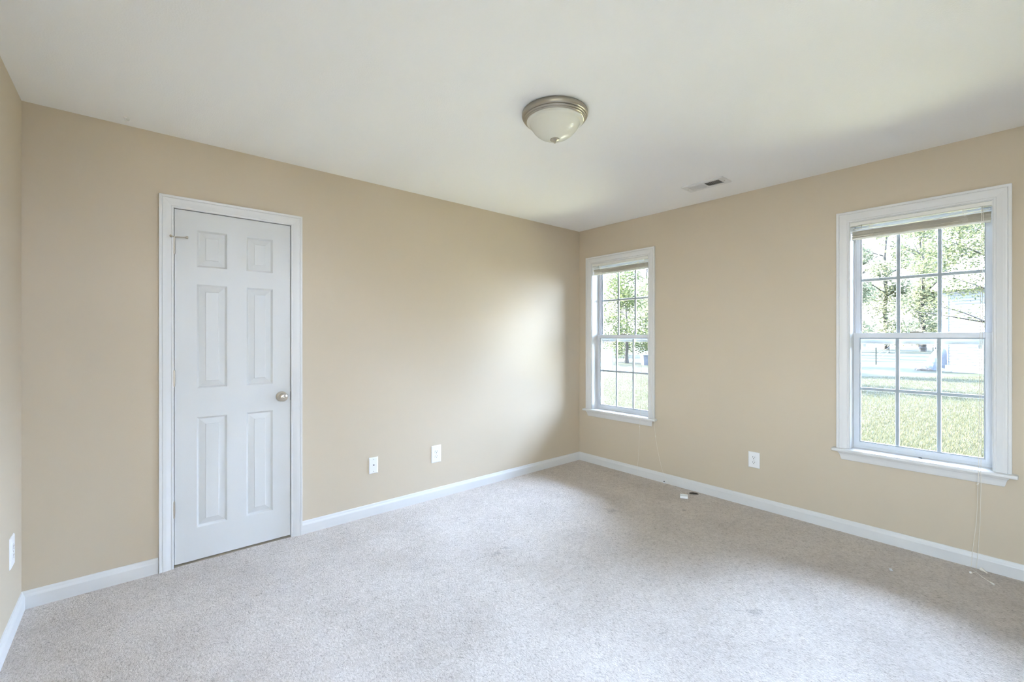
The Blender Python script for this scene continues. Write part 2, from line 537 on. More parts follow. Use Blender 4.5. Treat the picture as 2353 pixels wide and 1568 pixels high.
# ------------------------------------------------------------------ door
def build_door():
    d = empty('door_1', (-3.155, 0, 0))
    tag(d, 'narrow white six panel closet door with satin nickel knob', 'door', kind='structure')
    ox = 3.155
    casing(lambda a, b, v: (a + ox, -v, b), -3.459, -2.8495, 0.0, 2.036, 0.0665, M['trim'], d)
    # jamb lining
    link('jamb', boxes((-3.4655 + ox, -3.4592 + ox, 0.0, 0.12, 0, 2.0455), (-2.8495 + ox, -2.8435 + ox, 0.0, 0.12, 0, 2.0455), (-3.4655 + ox, -2.8435 + ox, 0.0, 0.12, 2.0395, 2.0455),
                       (-3.4592 + ox, -3.447 + ox, 0.046, 0.056, 0, 2.0395), (-2.862 + ox, -2.8495 + ox, 0.046, 0.056, 0, 2.0395), (-3.447 + ox, -2.862 + ox, 0.046, 0.056, 2.028, 2.0395)), M['trim'], d)
    # slab with six moulded panels, front face at y = 0.003
    x0, x1, z0, z1 = -3.4555 + ox, -2.8525 + ox, 0.014, 2.0335
    yf, yb = 0.003, 0.038
    cols = [(-3.352 + ox, -3.202 + ox), (-3.101 + ox, -2.954 + ox)]
    rows = [(0.200, 0.840), (1.008, 1.614), (1.715, 1.929)]
    bm = bmesh.new()
    xs = sorted({x0, x1, *[v for c in cols for v in c]})
    zs = sorted({z0, z1, *[v for r in rows for v in r]})
    c_ = {}
    def V(x, y, z):
        k = (round(x, 5), round(y, 5), round(z, 5))
        if k not in c_: c_[k] = bm.verts.new(k)
        return c_[k]
    for i in range(len(xs) - 1):
        for j in range(len(zs) - 1):
            a, b, e, f = xs[i], xs[i + 1], zs[j], zs[j + 1]
            if any(abs(a - c[0]) < 1e-6 and abs(b - c[1]) < 1e-6 for c in cols) and any(abs(e - r[0]) < 1e-6 and abs(f - r[1]) < 1e-6 for r in rows):
                rings = []
                for (ins, dep) in ((0, 0), (0.003, 0.0025), (0.009, 0.0105), (0.0115, 0.0120), (0.0135, 0.0118), (0.042, 0.0036), (0.0440, 0.0008)):
                    rings.append([V(a + ins, yf + dep, e + ins), V(b - ins, yf + dep, e + ins), V(b - ins, yf + dep, f - ins), V(a + ins, yf + dep, f - ins)])
                for p, q in zip(rings, rings[1:]):
                    for k in range(4):
                        l = (k + 1) % 4
                        bm.faces.new((p[k], p[l], q[l], q[k]))
                bm.faces.new(rings[-1])
            else:
                bm.faces.new((V(a, yf, e), V(b, yf, e), V(b, yf, f), V(a, yf, f)))
    edge = [e for e in bm.edges if len(e.link_faces) == 1]
    ext = bmesh.ops.extrude_edge_only(bm, edges=edge)
    nv = [g for g in ext['geom'] if isinstance(g, bmesh.types.BMVert)]
    for v in nv: v.co.y = yb
    be = [e for e in bm.edges if len(e.link_faces) == 1]
    bmesh.ops.edgeloop_fill(bm, edges=be)
    slab = link('door_slab', bm, M['door'], d)
    # knob: turned about -y
    kb = bmesh.new()
    mk = Matrix.Translation((-2.905 + ox, yf, 0.924)) @ Matrix.Rotation(math.radians(90), 4, 'X')
    lathe(kb, [(0.0, 0.0), (0.0325, 0.0), (0.0325, 0.004), (0.030, 0.007), (0.018, 0.010), (0.0125, 0.013), (0.0115, 0.026), (0.015, 0.030), (0.0235, 0.034),
               (0.0275, 0.041), (0.0280, 0.047), (0.0262, 0.053), (0.0215, 0.058), (0.0150, 0.0612), (0.0090, 0.0622), (0.0080, 0.0612), (0.0065, 0.0625), (0.0, 0.0632)], 40, mk)
    link('knob', kb, M['nickel'], slab, smooth=True)
    link('latch_plate', boxes((x1 - 0.001, x1 + 0.0028, 0.0035, 0.030, 0.895, 0.952)), M['dark'], slab)
    for z in (1.823, 1.0735, 0.330):
        hb = bmesh.new()
        kn = [(0.0, z - 0.046)]
        for k in range(5):
            za = z - 0.046 + k * 0.0184
            kn += [(0.0054, za), (0.0062, za + 0.0006), (0.0062, za + 0.0178), (0.0054, za + 0.0184)]
        lathe(hb, kn + [(0.0, z + 0.046)], 20, Matrix.Translation((-3.4585 + ox, -0.0045, 0)))
        for s in (z - 0.049, z + 0.0465):
            lathe(hb, [(0.0, s), (0.004, s), (0.0045, s + 0.0015), (0.004, s + 0.003), (0.0, s + 0.003)], 14, Matrix.Translation((-3.4585 + ox, -0.0045, 0)))
        box(hb, -3.4640 + ox, -3.459 + ox, -0.0098, -0.0020, z - 0.045, z + 0.045)
        box(hb, -3.458 + ox, -3.4565 + ox, -0.003, 0.0028, z - 0.045, z + 0.045)
        link('hinge', hb, M['nickel'], d, smooth=True)
    # hinge pin door stop on the top hinge
    sb = bmesh.new()
    hx, hy, hz = -3.4585 + ox, -0.0045, 1.872
    lathe(sb, [(0.0, hz - 0.003), (0.008, hz - 0.003), (0.009, hz), (0.008, hz + 0.003), (0.0, hz + 0.003)], 16, Matrix.Translation((hx, hy, 0)))
    tube(sb, [(hx, hy, hz), (hx + 0.022, -0.020, hz), (hx + 0.052, -0.030, hz)], 0.0028, 10)
    tube(sb, [(hx + 0.050, -0.0295, hz), (hx + 0.056, -0.031, hz), (hx + 0.063, -0.0325, hz)], [0.0035, 0.0075, 0.0065], 12)
    tube(sb, [(hx, hy, hz), (hx - 0.012, -0.022, hz)], 0.0032, 10)
    tube(sb, [(hx - 0.011, -0.021, hz), (hx - 0.0155, -0.029, hz)], [0.007, 0.0065], 12)
    link('hinge_stop', sb, M['nickel'], d, smooth=True)
build_door()

# ------------------------------------------------------------------ windows
def build_window(name, y0, y1, label):
    """opening y0..y1 (y0 is the side nearer the camera end), the room face of the wall at x = 0"""
    cy = (y0 + y1) / 2
    hw = (y1 - y0) / 2
    w = empty(name, (0, cy, 0.56))
    tag(w, label, 'window', kind='structure')
    Z = -0.56
    zt = 2.071
    # casing sits on the stool
    casing(lambda a, b, v: (-v, a, b + Z), -hw, hw, 0.562, zt, 0.0695, M['trim'], w)
    link('jamb', boxes((0, 0.155, -hw - 0.004, -hw + 0.004, 0.562 + Z, zt + Z), (0, 0.155, hw - 0.004, hw + 0.004, 0.562 + Z, zt + Z), (0, 0.155, -hw, hw, zt - 0.004 + Z, zt + 0.004 + Z)), M['trim'], w)
    sl = bmesh.new()
    hb_, hn = hw - 0.0045, hw + 0.092
    outl = [(-0.050, -hn), (-0.050, hn), (-0.0006, hn), (-0.0006, hb_), (0.086, hb_), (0.086, -hb_), (-0.0006, -hb_), (-0.0006, -hn)]
    lo_ = [sl.verts.new((x, y, 0.542 + Z)) for x, y in outl]
    hi_ = [sl.verts.new((x, y, 0.562 + Z)) for x, y in outl]
    sl.faces.new(lo_); sl.faces.new(hi_)
    for i in range(8):
        sl.faces.new((lo_[i], lo_[(i + 1) % 8], hi_[(i + 1) % 8], hi_[i]))
    nose = [e for e in sl.edges if all(v.co.x < -0.04 for v in e.verts) or (abs(e.verts[0].co.y) > hn - 0.001 and abs(e.verts[1].co.y) > hn - 0.001)]
    bmesh.ops.bevel(sl, geom=nose, offset=0.006, segments=4, affect='EDGES', profile=0.5)
    link('sill', sl, M['trim'], w, smooth=True)
    # apron: casing profile turned on its side with returned ends
    ap = bmesh.new()
    prof = [(0.0, 0.541), (0.030, 0.541), (0.0285, 0.534), (0.0225, 0.527), (0.0185, 0.515), (0.0155, 0.500), (0.0125, 0.490), (0.0095, 0.4865), (0.0, 0.486)]
    rows = [[(-d, -hw - 0.030 - d, z + Z), (-d, hw + 0.030 + d, z + Z)] for d, z in prof]
    strips(ap, rows, close=True, caps=True)
    link('apron', ap, M['trim'], w)
    # vinyl unit frame and its sill
    fr = bmesh.new()
    box(fr, 0.085, 0.165, -hw + 0.002, hw - 0.002, 0.552 + Z, 0.578 + Z, 0.002)
    box(fr, 0.112, 0.165, -hw + 0.002, -hw + 0.012, 0.57 + Z, 2.069 + Z)
    box(fr, 0.112, 0.165, hw - 0.012, hw - 0.002, 0.57 + Z, 2.069 + Z)
    box(fr, 0.112, 0.165, -hw + 0.002, hw - 0.002, 2.055 + Z, 2.069 + Z)
    link('frame', fr, M['vinyl'], w)
    def sash(nm, x0, x1, zb, zt_, rail_b, rail_t, stile, mun_off, mz):
        s = bmesh.new()
        a0, a1 = -hw + 0.004, hw - 0.004
        box(s, x0, x1, a0, a0 + stile, zb + Z, zt_ + Z, 0.002)
        box(s, x0, x1, a1 - stile, a1, zb + Z, zt_ + Z, 0.002)
        box(s, x0, x1, a0 + stile - 0.002, a1 - stile + 0.002, zb + 0.0003 + Z, zb + rail_b + Z, 0.002)
        box(s, x0, x1, a0 + stile - 0.002, a1 - stile + 0.002, zt_ - rail_t + Z, zt_ + Z, 0.002)
        # glazing stops
        g0, g1, gb, gt = a0 + stile, a1 - stile, zb + rail_b, zt_ - rail_t
        xs_ = x0 + 0.010
        for q in ((xs_, x1 - 0.006, g0 - 0.001, g0 + 0.006, gb + 0.0061 + Z, gt - 0.0061 + Z), (xs_, x1 - 0.006, g1 - 0.006, g1 + 0.001, gb + 0.0061 + Z, gt - 0.0061 + Z),
                  (xs_, x1 - 0.006, g0 - 0.001, g1 + 0.001, gb - 0.001 + Z, gb + 0.006 + Z), (xs_, x1 - 0.006, g0 - 0.001, g1 + 0.001, gt - 0.006 + Z, gt + 0.001 + Z)):
            box(s, *q)
        so_ = link(nm, s, M['vinyl'], w)
        mb = bmesh.new()
        xm = (x0 + x1) / 2 + 0.003
        pitch = (g1 - g0) / 3
        for k in (1, 2):
            yy = g0 + pitch * k
            box(mb, xm - 0.004, xm + 0.004, yy - 0.0098, yy + 0.0098, gb + 0.002 + Z, gt - 0.002 + Z, 0.002)
        box(mb, xm - 0.0036, xm + 0.0036, g0 + 0.002, g1 - 0.002, mz - 0.0103 + Z, mz + 0.0103 + Z, 0.002)
        link('muntins', mb, M['vinyl'], so_)
        gm = boxes((xm - 0.0085, xm - 0.0060, g0 - 0.002, g1 + 0.002, gb - 0.002 + Z, gt + 0.002 + Z))
        link('glass_pane', gm, M['glass'], so_)
        return so_
    up = sash('upper_sash', 0.122, 0.150, 1.262, 2.058, 0.034, 0.030, 0.030, 0, 1.692)
    lo = sash('lower_sash', 0.088, 0.116, 0.576, 1.335, 0.026, 0.034, 0.031, 0, 0.960)
    lk = bmesh.new()
    yk = 0.002
    box(lk, 0.094, 0.112, yk - 0.034, yk + 0.034, 1.335 + Z, 1.340 + Z, 0.0015)
    box(lk, 0.098, 0.110, yk - 0.012, yk + 0.014, 1.339 + Z, 1.346 + Z, 0.002)
    box(lk, 0.090, 0.100, yk + 0.004, yk + 0.034, 1.341 + Z, 1.346 + Z, 0.002)
    link('sash_lock', lk, M['nickel_dull'], lo)
    for s in (-1, 1):
        yv = s * (hw - 0.052)
        link('vent_stop', boxes((0.1185, 0.1235, yv - 0.014, yv + 0.014, 1.236 + Z, 1.262 + Z), bevel=0.002), M['vinyl'], up)
    return w
build_window('window_1', W1[0], W1[1], 'small white double hung window beside the room corner')
build_window('window_2', W2[0], W2[1], 'larger looking white double hung window at the right edge')

# ------------------------------------------------------------------ blinds, drawn all the way up
def blind(y0, y1, label, cords, tassels, clips):
    """cords: list of (name, points, radius) in world space"""
    cy = (y0 + y1) / 2
    hw = (y1 - y0) / 2 - 0.008
    r = empty('window_blind', (0.02, cy, 2.066))
    tag(r, label, 'window blind')
    O = Vector((0.02, cy, 2.066))
    hb = bmesh.new()
    # U shaped headrail
    for q in ((-0.016, 0.016, -hw, hw, -0.024, -0.0225), (-0.016, -0.0145, -hw, hw, -0.024, 0.0), (0.0145, 0.016, -hw, hw, -0.024, 0.0)):
        box(hb, *q)
    hr = link('headrail', hb, M['blind'], r)
    for s in (-1, 1):
        eb = bmesh.new()
        a, b = sorted((s * hw, s * (hw + 0.005)))
        box(eb, -0.018, 0.018, a, b, -0.026, 0.001, 0.001)
        link('mounting_bracket', eb, M['blind'], r)
    # stack of slats, each a shallow arc, bunched unevenly
    sb = bmesh.new()
    n = 30
    for k in range(n):
        z = -0.058 - 0.044 * k / (n - 1) + random.uniform(-0.0004, 0.0004)
        dx = random.uniform(-0.0022, 0.0022)
        tl = random.uniform(-0.0012, 0.0012)
        hl = hw - random.uniform(0.0, 0.006)
        top, bot = [], []
        for i in range(5):
            t = -1 + i / 2
            top.append((dx + t * 0.0125, 0.0022 * (1 - t * t)))
        rows = []
        for (px, pz) in top + [(a, b - 0.0005) for a, b in reversed(top)]:
            rows.append([(px, -hl, z + pz - tl), (px, hl, z + pz + tl)])
        strips(sb, rows, close=True, caps=True)
    link('slats', sb, M['slat'], r)
    # one loose slat sagging under the headrail
    lb = bmesh.new()
    rows = []
    for (px, pz) in ((-0.0125, 0.0), (0.0, 0.002), (0.0125, 0.0), (0.0125, -0.0006), (0.0, 0.0014), (-0.0125, -0.0006)):
        rows.append([(px, -hw + 0.004 + (2 * hw - 0.008) * i / 12, -0.040 - 0.011 * math.sin(math.pi * i / 12) + pz) for i in range(13)])
    strips(lb, rows, close=True, caps=True)
    link('top_slat', lb, M['blind'], r)
    link('bottom_rail', boxes((-0.0125, 0.0125, -hw + 0.002, hw - 0.002, -0.1135, -0.104), bevel=0.002), M['blind'], r)
    # ladder strings bunched at two places
    for s in (-1, 1):
        lad = bmesh.new()
        yy = s * (hw - 0.105)
        for k in range(7):
            pts = []
            for i in range(9):
                t = i / 8
                pts.append((-0.0165 - 0.003 * math.sin(math.pi * t) * random.random(), yy + 0.010 * math.sin(2 * math.pi * t + k) + random.uniform(-0.004, 0.004), -0.024 - 0.083 * t))
            tube(lad, pts, 0.0006, 5)
        link('ladder_string', lad, M['cord'], r)
    for yy in clips:
        cb = bmesh.new()
        tube(cb, smooth_path([(-0.017, yy, -0.020), (-0.020, yy, -0.032), (-0.019, yy + 0.004, -0.040), (-0.016, yy + 0.002, -0.044)], 4), 0.0014, 6)
        link('tilt_hook', cb, M['nickel_dull'], r)
    for pts, rad in cords:
        cb = bmesh.new()
        tube(cb, [Vector(p) - O for p in smooth_path(pts, 8)], rad, 6)
        link('lift_cord', cb, M['cord'], r, smooth=True)
    for (p, direction, ln, r0, r1) in tassels:
        tb = bmesh.new()
        q = Vector(direction).normalized().to_track_quat('Z', 'Y').to_matrix().to_4x4()
        lathe(tb, [(0.0, 0.0), (r0, 0.0), (r0 * 1.15, ln * 0.15), (r1, ln * 0.6), (r1 * 1.05, ln * 0.9), (r1 * 0.7, ln), (0.0, ln)], 16, Matrix.Translation(Vector(p) - O) @ q)
        link('tassel', tb, M['cord'], r, smooth=True)
    return r

blind(W1[0], W1[1], 'raised ivory mini blind in the small window beside the corner',
      [([(-0.002, -0.796, 2.045), (-0.004, -0.796, 1.95), (-0.030, -0.790, 1.2), (-0.053, -0.787, 0.575), (-0.0545, -0.786, 0.550), (-0.050, -0.779, 0.49), (-0.030, -0.757, 0.25), (-0.019, -0.736, 0.090), (-0.019, -0.733, 0.012)], 0.0011),
       ([(-0.002, -0.806, 2.045), (-0.004, -0.806, 1.95), (-0.026, -0.850, 1.2), (-0.034, -0.893, 0.73), (-0.050, -0.928, 0.568), (-0.0545, -0.931, 0.552), (-0.046, -0.945, 0.385), (-0.035, -0.973, 0.22), (-0.024, -1.003, 0.095), (-0.024, -1.030, 0.045), (-0.034, -1.075, 0.011), (-0.085, -1.165, 0.008), (-0.142, -1.243, 0.009), (-0.196, -1.285, 0.012)], 0.0012)],
      [((-0.0495, -0.778, 0.482), (0.05, 0.15, -1), 0.012, 0.0022, 0.0030), ((-0.0475, -0.941, 0.42), (0.05, -0.1, -1), 0.014, 0.0022, 0.0030)],
      (0.25,))
blind(W2[0], W2[1], 'raised ivory mini blind in the window at the right edge',
      [([(-0.002, -2.960, 2.045), (-0.004, -2.961, 1.95), (-0.028, -2.957, 1.2), (-0.053, -2.953, 0.575), (-0.0545, -2.953, 0.550), (-0.050, -2.950, 0.469), (-0.034, -2.944, 0.28), (-0.022, -2.928, 0.10), (-0.024, -2.924, 0.022), (-0.042, -2.922, 0.008), (-0.080, -2.941, 0.008), (-0.121, -2.960, 0.009), (-0.165, -2.985, 0.009), (-0.185, -2.999, 0.010)], 0.0012),
       ([(-0.002, -2.967, 2.045), (-0.004, -2.968, 1.95), (-0.028, -2.965, 1.2), (-0.053, -2.962, 0.575), (-0.0545, -2.962, 0.550), (-0.050, -2.962, 0.469), (-0.034, -2.958, 0.28), (-0.022, -2.949, 0.10), (-0.024, -2.945, 0.030), (-0.050, -2.944, 0.010), (-0.085, -2.945, 0.009), (-0.118, -2.935, 0.009), (-0.134, -2.930, 0.010)], 0.0012)],
      [((-0.182, -2.997, 0.011), (-0.75, -0.55, 0.02), 0.034, 0.0020, 0.0052), ((-0.132, -2.931, 0.012), (-0.7, 0.3, 0.3), 0.012, 0.0022, 0.0055),
       ((-0.062, -2.963, 0.022), (-0.55, -0.6, -0.12), 0.034, 0.0085, 0.0036), ((-0.0505, -2.9535, 0.492), (0.2, 0.6, -1), 0.012, 0.0020, 0.0036)],
      (0.26,))

# ------------------------------------------------------------------ ceiling light
def build_light():
    L_ = empty('ceiling_light', (-2.011, -1.579, H))
    tag(L_, 'flush ceiling light, brushed nickel rings around a frosted ivory glass bowl', 'ceiling light')
    bm = bmesh.new()
    lathe(bm, [(0.0, 0.0), (0.158, 0.0), (0.163, -0.002), (0.1655, -0.007), (0.1655, -0.018), (0.1635, -0.024), (0.1585, -0.0285), (0.1555, -0.0295), (0.1570, -0.0308), (0.1575, -0.0335), (0.1545, -0.0368),
               (0.1500, -0.0382), (0.1492, -0.0396), (0.1500, -0.0410), (0.1482, -0.0432), (0.1430, -0.0450), (0.1385, -0.0450), (0.1385, -0.034), (0.0, -0.034)], 96)
    link('trim_ring', bm, M['nickel_dull'], L_, smooth=True)
    g = bmesh.new()
    outer = [(0.1410, -0.042), (0.1425, -0.0455), (0.1415, -0.0485), (0.1350, -0.0510), (0.1290, -0.0535), (0.1250, -0.0600), (0.1185, -0.0735), (0.1085, -0.0885), (0.0950, -0.1030), (0.0785, -0.1155), (0.0595, -0.1250), (0.0385, -0.1315), (0.0170, -0.1345), (0.0, -0.1350)]
    inner = [(r * 0.97, z + 0.004) for r, z in outer[::-1]]
    lathe(g, outer + inner, 96)
    link('glass_shade', g, M['shade'], L_, smooth=True)
    f = bmesh.new()
    lathe(f, [(0.0, -0.128), (0.0215, -0.1325), (0.0240, -0.1345), (0.0240, -0.1370), (0.0205, -0.1390), (0.0150, -0.1405), (0.0110, -0.1425), (0.0070, -0.1438), (0.0052, -0.1455), (0.0048, -0.1510), (0.0036, -0.1540), (0.0, -0.1545)], 40)
    link('finial', f, M['nickel_dull'], L_, smooth=True)
    # the unlit bulb, dimly seen through the frosted bowl
    b_ = bmesh.new()
    lathe(b_, [(0.0, -0.112), (0.012, -0.110), (0.024, -0.102), (0.029, -0.091), (0.027, -0.078), (0.018, -0.062), (0.013, -0.050), (0.013, -0.035), (0.0, -0.035)], 24, Matrix.Translation((-0.045, -0.020, 0)))
    link('bulb', b_, M['plate'], L_, smooth=True)
build_light()

# ------------------------------------------------------------------ ceiling register
def build_vent():
    x0, x1, y0, y1 = -0.490, -0.338, -1.735, -1.428
    cx, cy = (x0 + x1) / 2, (y0 + y1) / 2
    v = empty('ceiling_vent', (cx, cy, H))
    tag(v, 'white two way ceiling air register with louvres', 'air vent')
    hx, hy = (x1 - x0) / 2, (y1 - y0) / 2
    ox, oy, mid = 0.046, 0.115, 0.009
    bm = bmesh.new()
    # face plate as bars round two openings, with a folded lip
    zz0, zz1 = -0.009, -0.0065
    for q in ((-hx, -ox, -hy, hy), (ox, hx, -hy, hy), (-ox, ox, -hy, -oy), (-ox, ox, oy, hy), (-ox, ox, -mid, mid)):
        box(bm, q[0], q[1], q[2], q[3], zz0, zz1)
    for q in ((-hx, -hx + 0.002, -hy, hy), (hx - 0.002, hx, -hy, hy), (-hx + 0.002, hx - 0.002, -hy, -hy + 0.002), (-hx + 0.002, hx - 0.002, hy - 0.002, hy)):
        box(bm, q[0], q[1], q[2], q[3], zz1, -0.0002)
    link('face_plate', bm, M['trim'], v)
    for s in (-1, 1):
        lb = bmesh.new()
        n = 10
        for k in range(n):
            yy = s * (mid + 0.006 + (oy - mid - 0.006) * (k + 0.2) / n)
            t = 0.0055
            for q in (0.0,):
                a = (yy + t * s, -0.0086); b = (yy - t * s, -0.0010)
                strips(lb, [[(-ox, a[0], a[1]), (ox, a[0], a[1])], [(-ox, b[0], b[1]), (ox, b[0], b[1])], [(-ox, b[0] + 0.0012, b[1]), (ox, b[0] + 0.0012, b[1])], [(-ox, a[0] + 0.0012, a[1]), (ox, a[0] + 0.0012, a[1])]], close=True, caps=True)
        link('louvres', lb, M['trim'], v)
    link('duct', boxes((-ox - 0.002, ox + 0.002, -oy - 0.002, oy + 0.002, -0.0004, -0.0001)), M['duct'], v)
    for s in (-1, 1):
        sb = bmesh.new()
        lathe(sb, [(0.0, -0.0105), (0.003, -0.0100), (0.004, -0.009), (0.0, -0.009)], 14, Matrix.Translation((0, s * (hy - 0.017), 0)))
        link('screw', sb, M['nickel_dull'], v)
build_vent()

# ------------------------------------------------------------------ wall plates
def plate(name, loc, rotz, w, h, label, cat, kind, group=None):
    """built on the local plane y = 0 facing -y"""
    o = empty(name, loc, (0, 0, rotz))
    tag(o, label, cat, group)
    bm = bmesh.new()
    hw, hh = w / 2, h / 2
    rings = [(0, 0.0), (0, -0.0020), (0.003, -0.0050), (0.006, -0.0058)]
    rows = [[(-hw + i, y, -hh + i), (hw - i, y, -hh + i), (hw - i, y, hh - i), (-hw + i, y, hh - i), (-hw + i, y, -hh + i)] for i, y in rings]
    vv = strips(bm, rows)
    bmesh.ops.remove_doubles(bm, verts=bm.verts[:], dist=1e-6)
    be = [e for e in bm.edges if len(e.link_faces) == 1]
    bmesh.ops.edgeloop_fill(bm, edges=be)
    link('cover_plate', bm, M['plate'], o)
    if kind == 'outlet':
        for s in (-1, 1):
            rb = bmesh.new()
            zc = s * 0.0195
            pts = []
            for k in range(32):
                t = 2 * math.pi * k / 32
                pts.append((0.0170 * math.cos(t), max(-0.0135, min(0.0135, 0.0172 * math.sin(t)))))
            top = [bmv for bmv in [rb.verts.new((x, -0.0080, zc + z)) for x, z in pts]]
            bot = [rb.verts.new((x * 1.02, -0.0050, zc + z * 1.02)) for x, z in pts]
            rb.faces.new(top)
            for k in range(32):
                l = (k + 1) % 32
                rb.faces.new((top[k], top[l], bot[l], bot[k]))
            rc = link('receptacle', rb, M['plate'], o)
            for (xx, hz) in ((-0.0065, 0.0046), (0.0065, 0.0038)):
                link('slot', boxes((xx - 0.0013, xx + 0.0013, -0.0083, -0.0070, zc + 0.0035 - hz, zc + 0.0035 + hz)), M['dark'], rc)
            gb = bmesh.new()
            lathe(gb, [(0.0, 0.0083), (0.0028, 0.0083), (0.0028, 0.0070)], 16, Matrix.Translation((0, 0, zc - 0.0075)) @ Matrix.Rotation(math.radians(90), 4, 'X'))
            link('slot', gb, M['dark'], rc)
        sb = bmesh.new()
        lathe(sb, [(0.0, 0.0070), (0.0026, 0.0066), (0.0032, 0.0056)], 16, Matrix.Rotation(math.radians(90), 4, 'X'))
        link('screw', sb, M['nickel_dull'], o)
    else:
        jb = bmesh.new()
        # phone socket: a stepped keyhole opening
        for q in ((-0.0062, 0.0062, -0.0012, 0.0030), (-0.0040, 0.0040, 0.0030, 0.0056), (-0.0018, 0.0018, 0.0056, 0.0080)):
            box(jb, q[0], q[1], -0.0066, -0.0050, q[2], q[3])
        link('socket', jb, M['dark'], o)
        fb = bmesh.new()
        for q in ((-0.009, -0.0062, -0.0012, 0.0080), (0.0062, 0.009, -0.0012, 0.0080), (-0.009, 0.009, -0.0040, -0.0012), (-0.009, 0.009, 0.0080, 0.0105)):
            box(fb, q[0], q[1], -0.0072, -0.0050, q[2], q[3])
        link('socket_frame', fb, M['plate'], o)
        for s in (-1, 1):
            sb = bmesh.new()
            lathe(sb, [(0.0, 0.0072), (0.0026, 0.0067), (0.0032, 0.0056)], 16, Matrix.Translation((0, 0, s * h * 0.37)) @ Matrix.Rotation(math.radians(90), 4, 'X'))
            link('screw', sb, M['nickel_dull'], o)
    return o
plate('phone_jack', (-2.289, 0, 0.364), 0, 0.068, 0.118, 'white phone jack plate on the door wall, nearer the door', 'phone jack', 'jack')
plate('power_outlet', (-1.760, 0, 0.358), 0, 0.088, 0.138, 'white duplex power outlet on the door wall, between phone jack and corner', 'power outlet', 'outlet')
plate('power_outlet', (0, -1.760, 0.363), math.radians(-90), 0.082, 0.121, 'white duplex power outlet on the wall between the two windows', 'power outlet', 'outlet')
plate('power_outlet', (XW, -0.232, 0.362), math.radians(90), 0.086, 0.134, 'white duplex power outlet at the far left edge wall', 'power outlet', 'outlet')

# ------------------------------------------------------------------ small things on the floor, sill and ceiling
bxr = empty('plastic_box', (-0.236, -1.315, 0.0), (0, 0, math.radians(-62)))
tag(bxr, 'small white plastic box on the carpet at the end of the blind cord', 'plastic box')
bm = bmesh.new(); box(bm, -0.030, 0.030, -0.018, 0.018, 0.002, 0.022, 0.004, 3)
link('body', bm, M['plate'], bxr, smooth=True)
bm = bmesh.new(); box(bm, -0.030, 0.030, 0.006, 0.019, 0.0225, 0.030, 0.003, 3)
link('lid', bm, M['blind'], bxr, smooth=True)
bm = bmesh.new()
strips(bm, [[(-0.035, -0.004, 0.004), (-0.01, -0.010, 0.006), (0.02, -0.008, 0.006), (0.036, 0.0, 0.004)], [(-0.035, 0.0, 0.013), (-0.01, 0.0, 0.018), (0.02, 0.0, 0.016), (0.036, 0.0, 0.008)],
            [(-0.035, 0.004, 0.004), (-0.01, 0.010, 0.006), (0.02, 0.008, 0.006), (0.036, 0.0, 0.004)]], close=True, caps=True)
o = link('wood_sliver', bm, M['sliver']); o.location = (-0.092, -1.325, 0); o.rotation_euler = (0, 0, math.radians(-58))
tag(o, 'dark brown sliver on the carpet behind the white plastic box', 'wood sliver')
cp = empty('cord_bead', (-0.022, -1.012, 0.0))
tag(cp, 'tiny pale bead with a dark hole on the carpet against the baseboard', 'bead')
bm = bmesh.new(); lathe(bm, [(0.0, 0.001), (0.006, 0.002), (0.008, 0.007), (0.006, 0.012), (0.0, 0.0135)], 16)
link('bead', bm, M['plate'], cp, smooth=True)
bm = bmesh.new(); lathe(bm, [(0.0, 0.013), (0.0045, 0.0135), (0.0055, 0.017), (0.0035, 0.021), (0.0, 0.0215)], 14)
link('cap', bm, M['sliver'], cp, smooth=True)
bm = bmesh.new(); box(bm, -0.013, 0.013, -0.007, 0.007, 0.003, 0.008, 0.002, 2)
o = link('paper_scrap', bm, M['plate']); o.location = (-0.411, -2.634, 0.0); o.rotation_euler = (0, 0, math.radians(20))
tag(o, 'tiny bright white scrap on the carpet in front of the larger window', 'scrap')
bm = bmesh.new()
lathe(bm, [(0.0, 0.0), (0.004, 0.0005), (0.0055, 0.002), (0.004, 0.004), (0.0, 0.0045)], 12, Matrix.Scale(1.8, 4, (0, 1, 0)))
o = link('dead_insect', bm, M['sliver'], smooth=True); o.location = (0.046, -2.701, 0.562)
tag(o, 'tiny dark dead insect lying on the white sill of the right window', 'insect')
hk = empty('ceiling_hook', (-3.665, -0.108, H))
tag(hk, 'tiny white painted hook left in the ceiling above the door wall', 'hook')
bm = bmesh.new(); lathe(bm, [(0.0, 0.0), (0.009, 0.0), (0.008, -0.0025), (0.004, -0.004), (0.0, -0.004)], 18)
link('base', bm, M['ceiling'], hk, smooth=True)
bm = bmesh.new(); tube(bm, smooth_path([(0, 0, -0.002), (0.001, -0.002, -0.014), (0.009, -0.006, -0.021), (0.018, -0.010, -0.018), (0.021, -0.011, -0.010)], 5), 0.0022, 8)
link('hook', bm, M['ceiling'], hk, smooth=True)

# ------------------------------------------------------------------ outdoors
bm = bmesh.new()
strips(bm, [[(x, y, GZ) for x in np.linspace(-60, 110, 18)] for y in np.linspace(-80, 80, 17)])
bmesh.ops.recalc_face_normals(bm, faces=bm.faces)
for f in bm.faces:
    if f.normal.z < 0: f.normal_flip()
tag(link('lawn', bm, M['lawn'], recalc=False), 'mown back lawn outside the windows', 'lawn', kind='structure')

tag(link('bounce_strip', boxes((0.18, 4.0, -9.0, 6.0, GZ - 0.1, GZ + 0.02)), mat('pale_bounce_ground', (0.30, 0.275, 0.15), 0.95, bump=(30, 0.03), noise=(18, 0.8, 1.2))), 'unseen pale strip added below the windows to bounce daylight indoors', 'ground', kind='structure')  # added pale slab, out of view, throws sunlight up to the ceiling

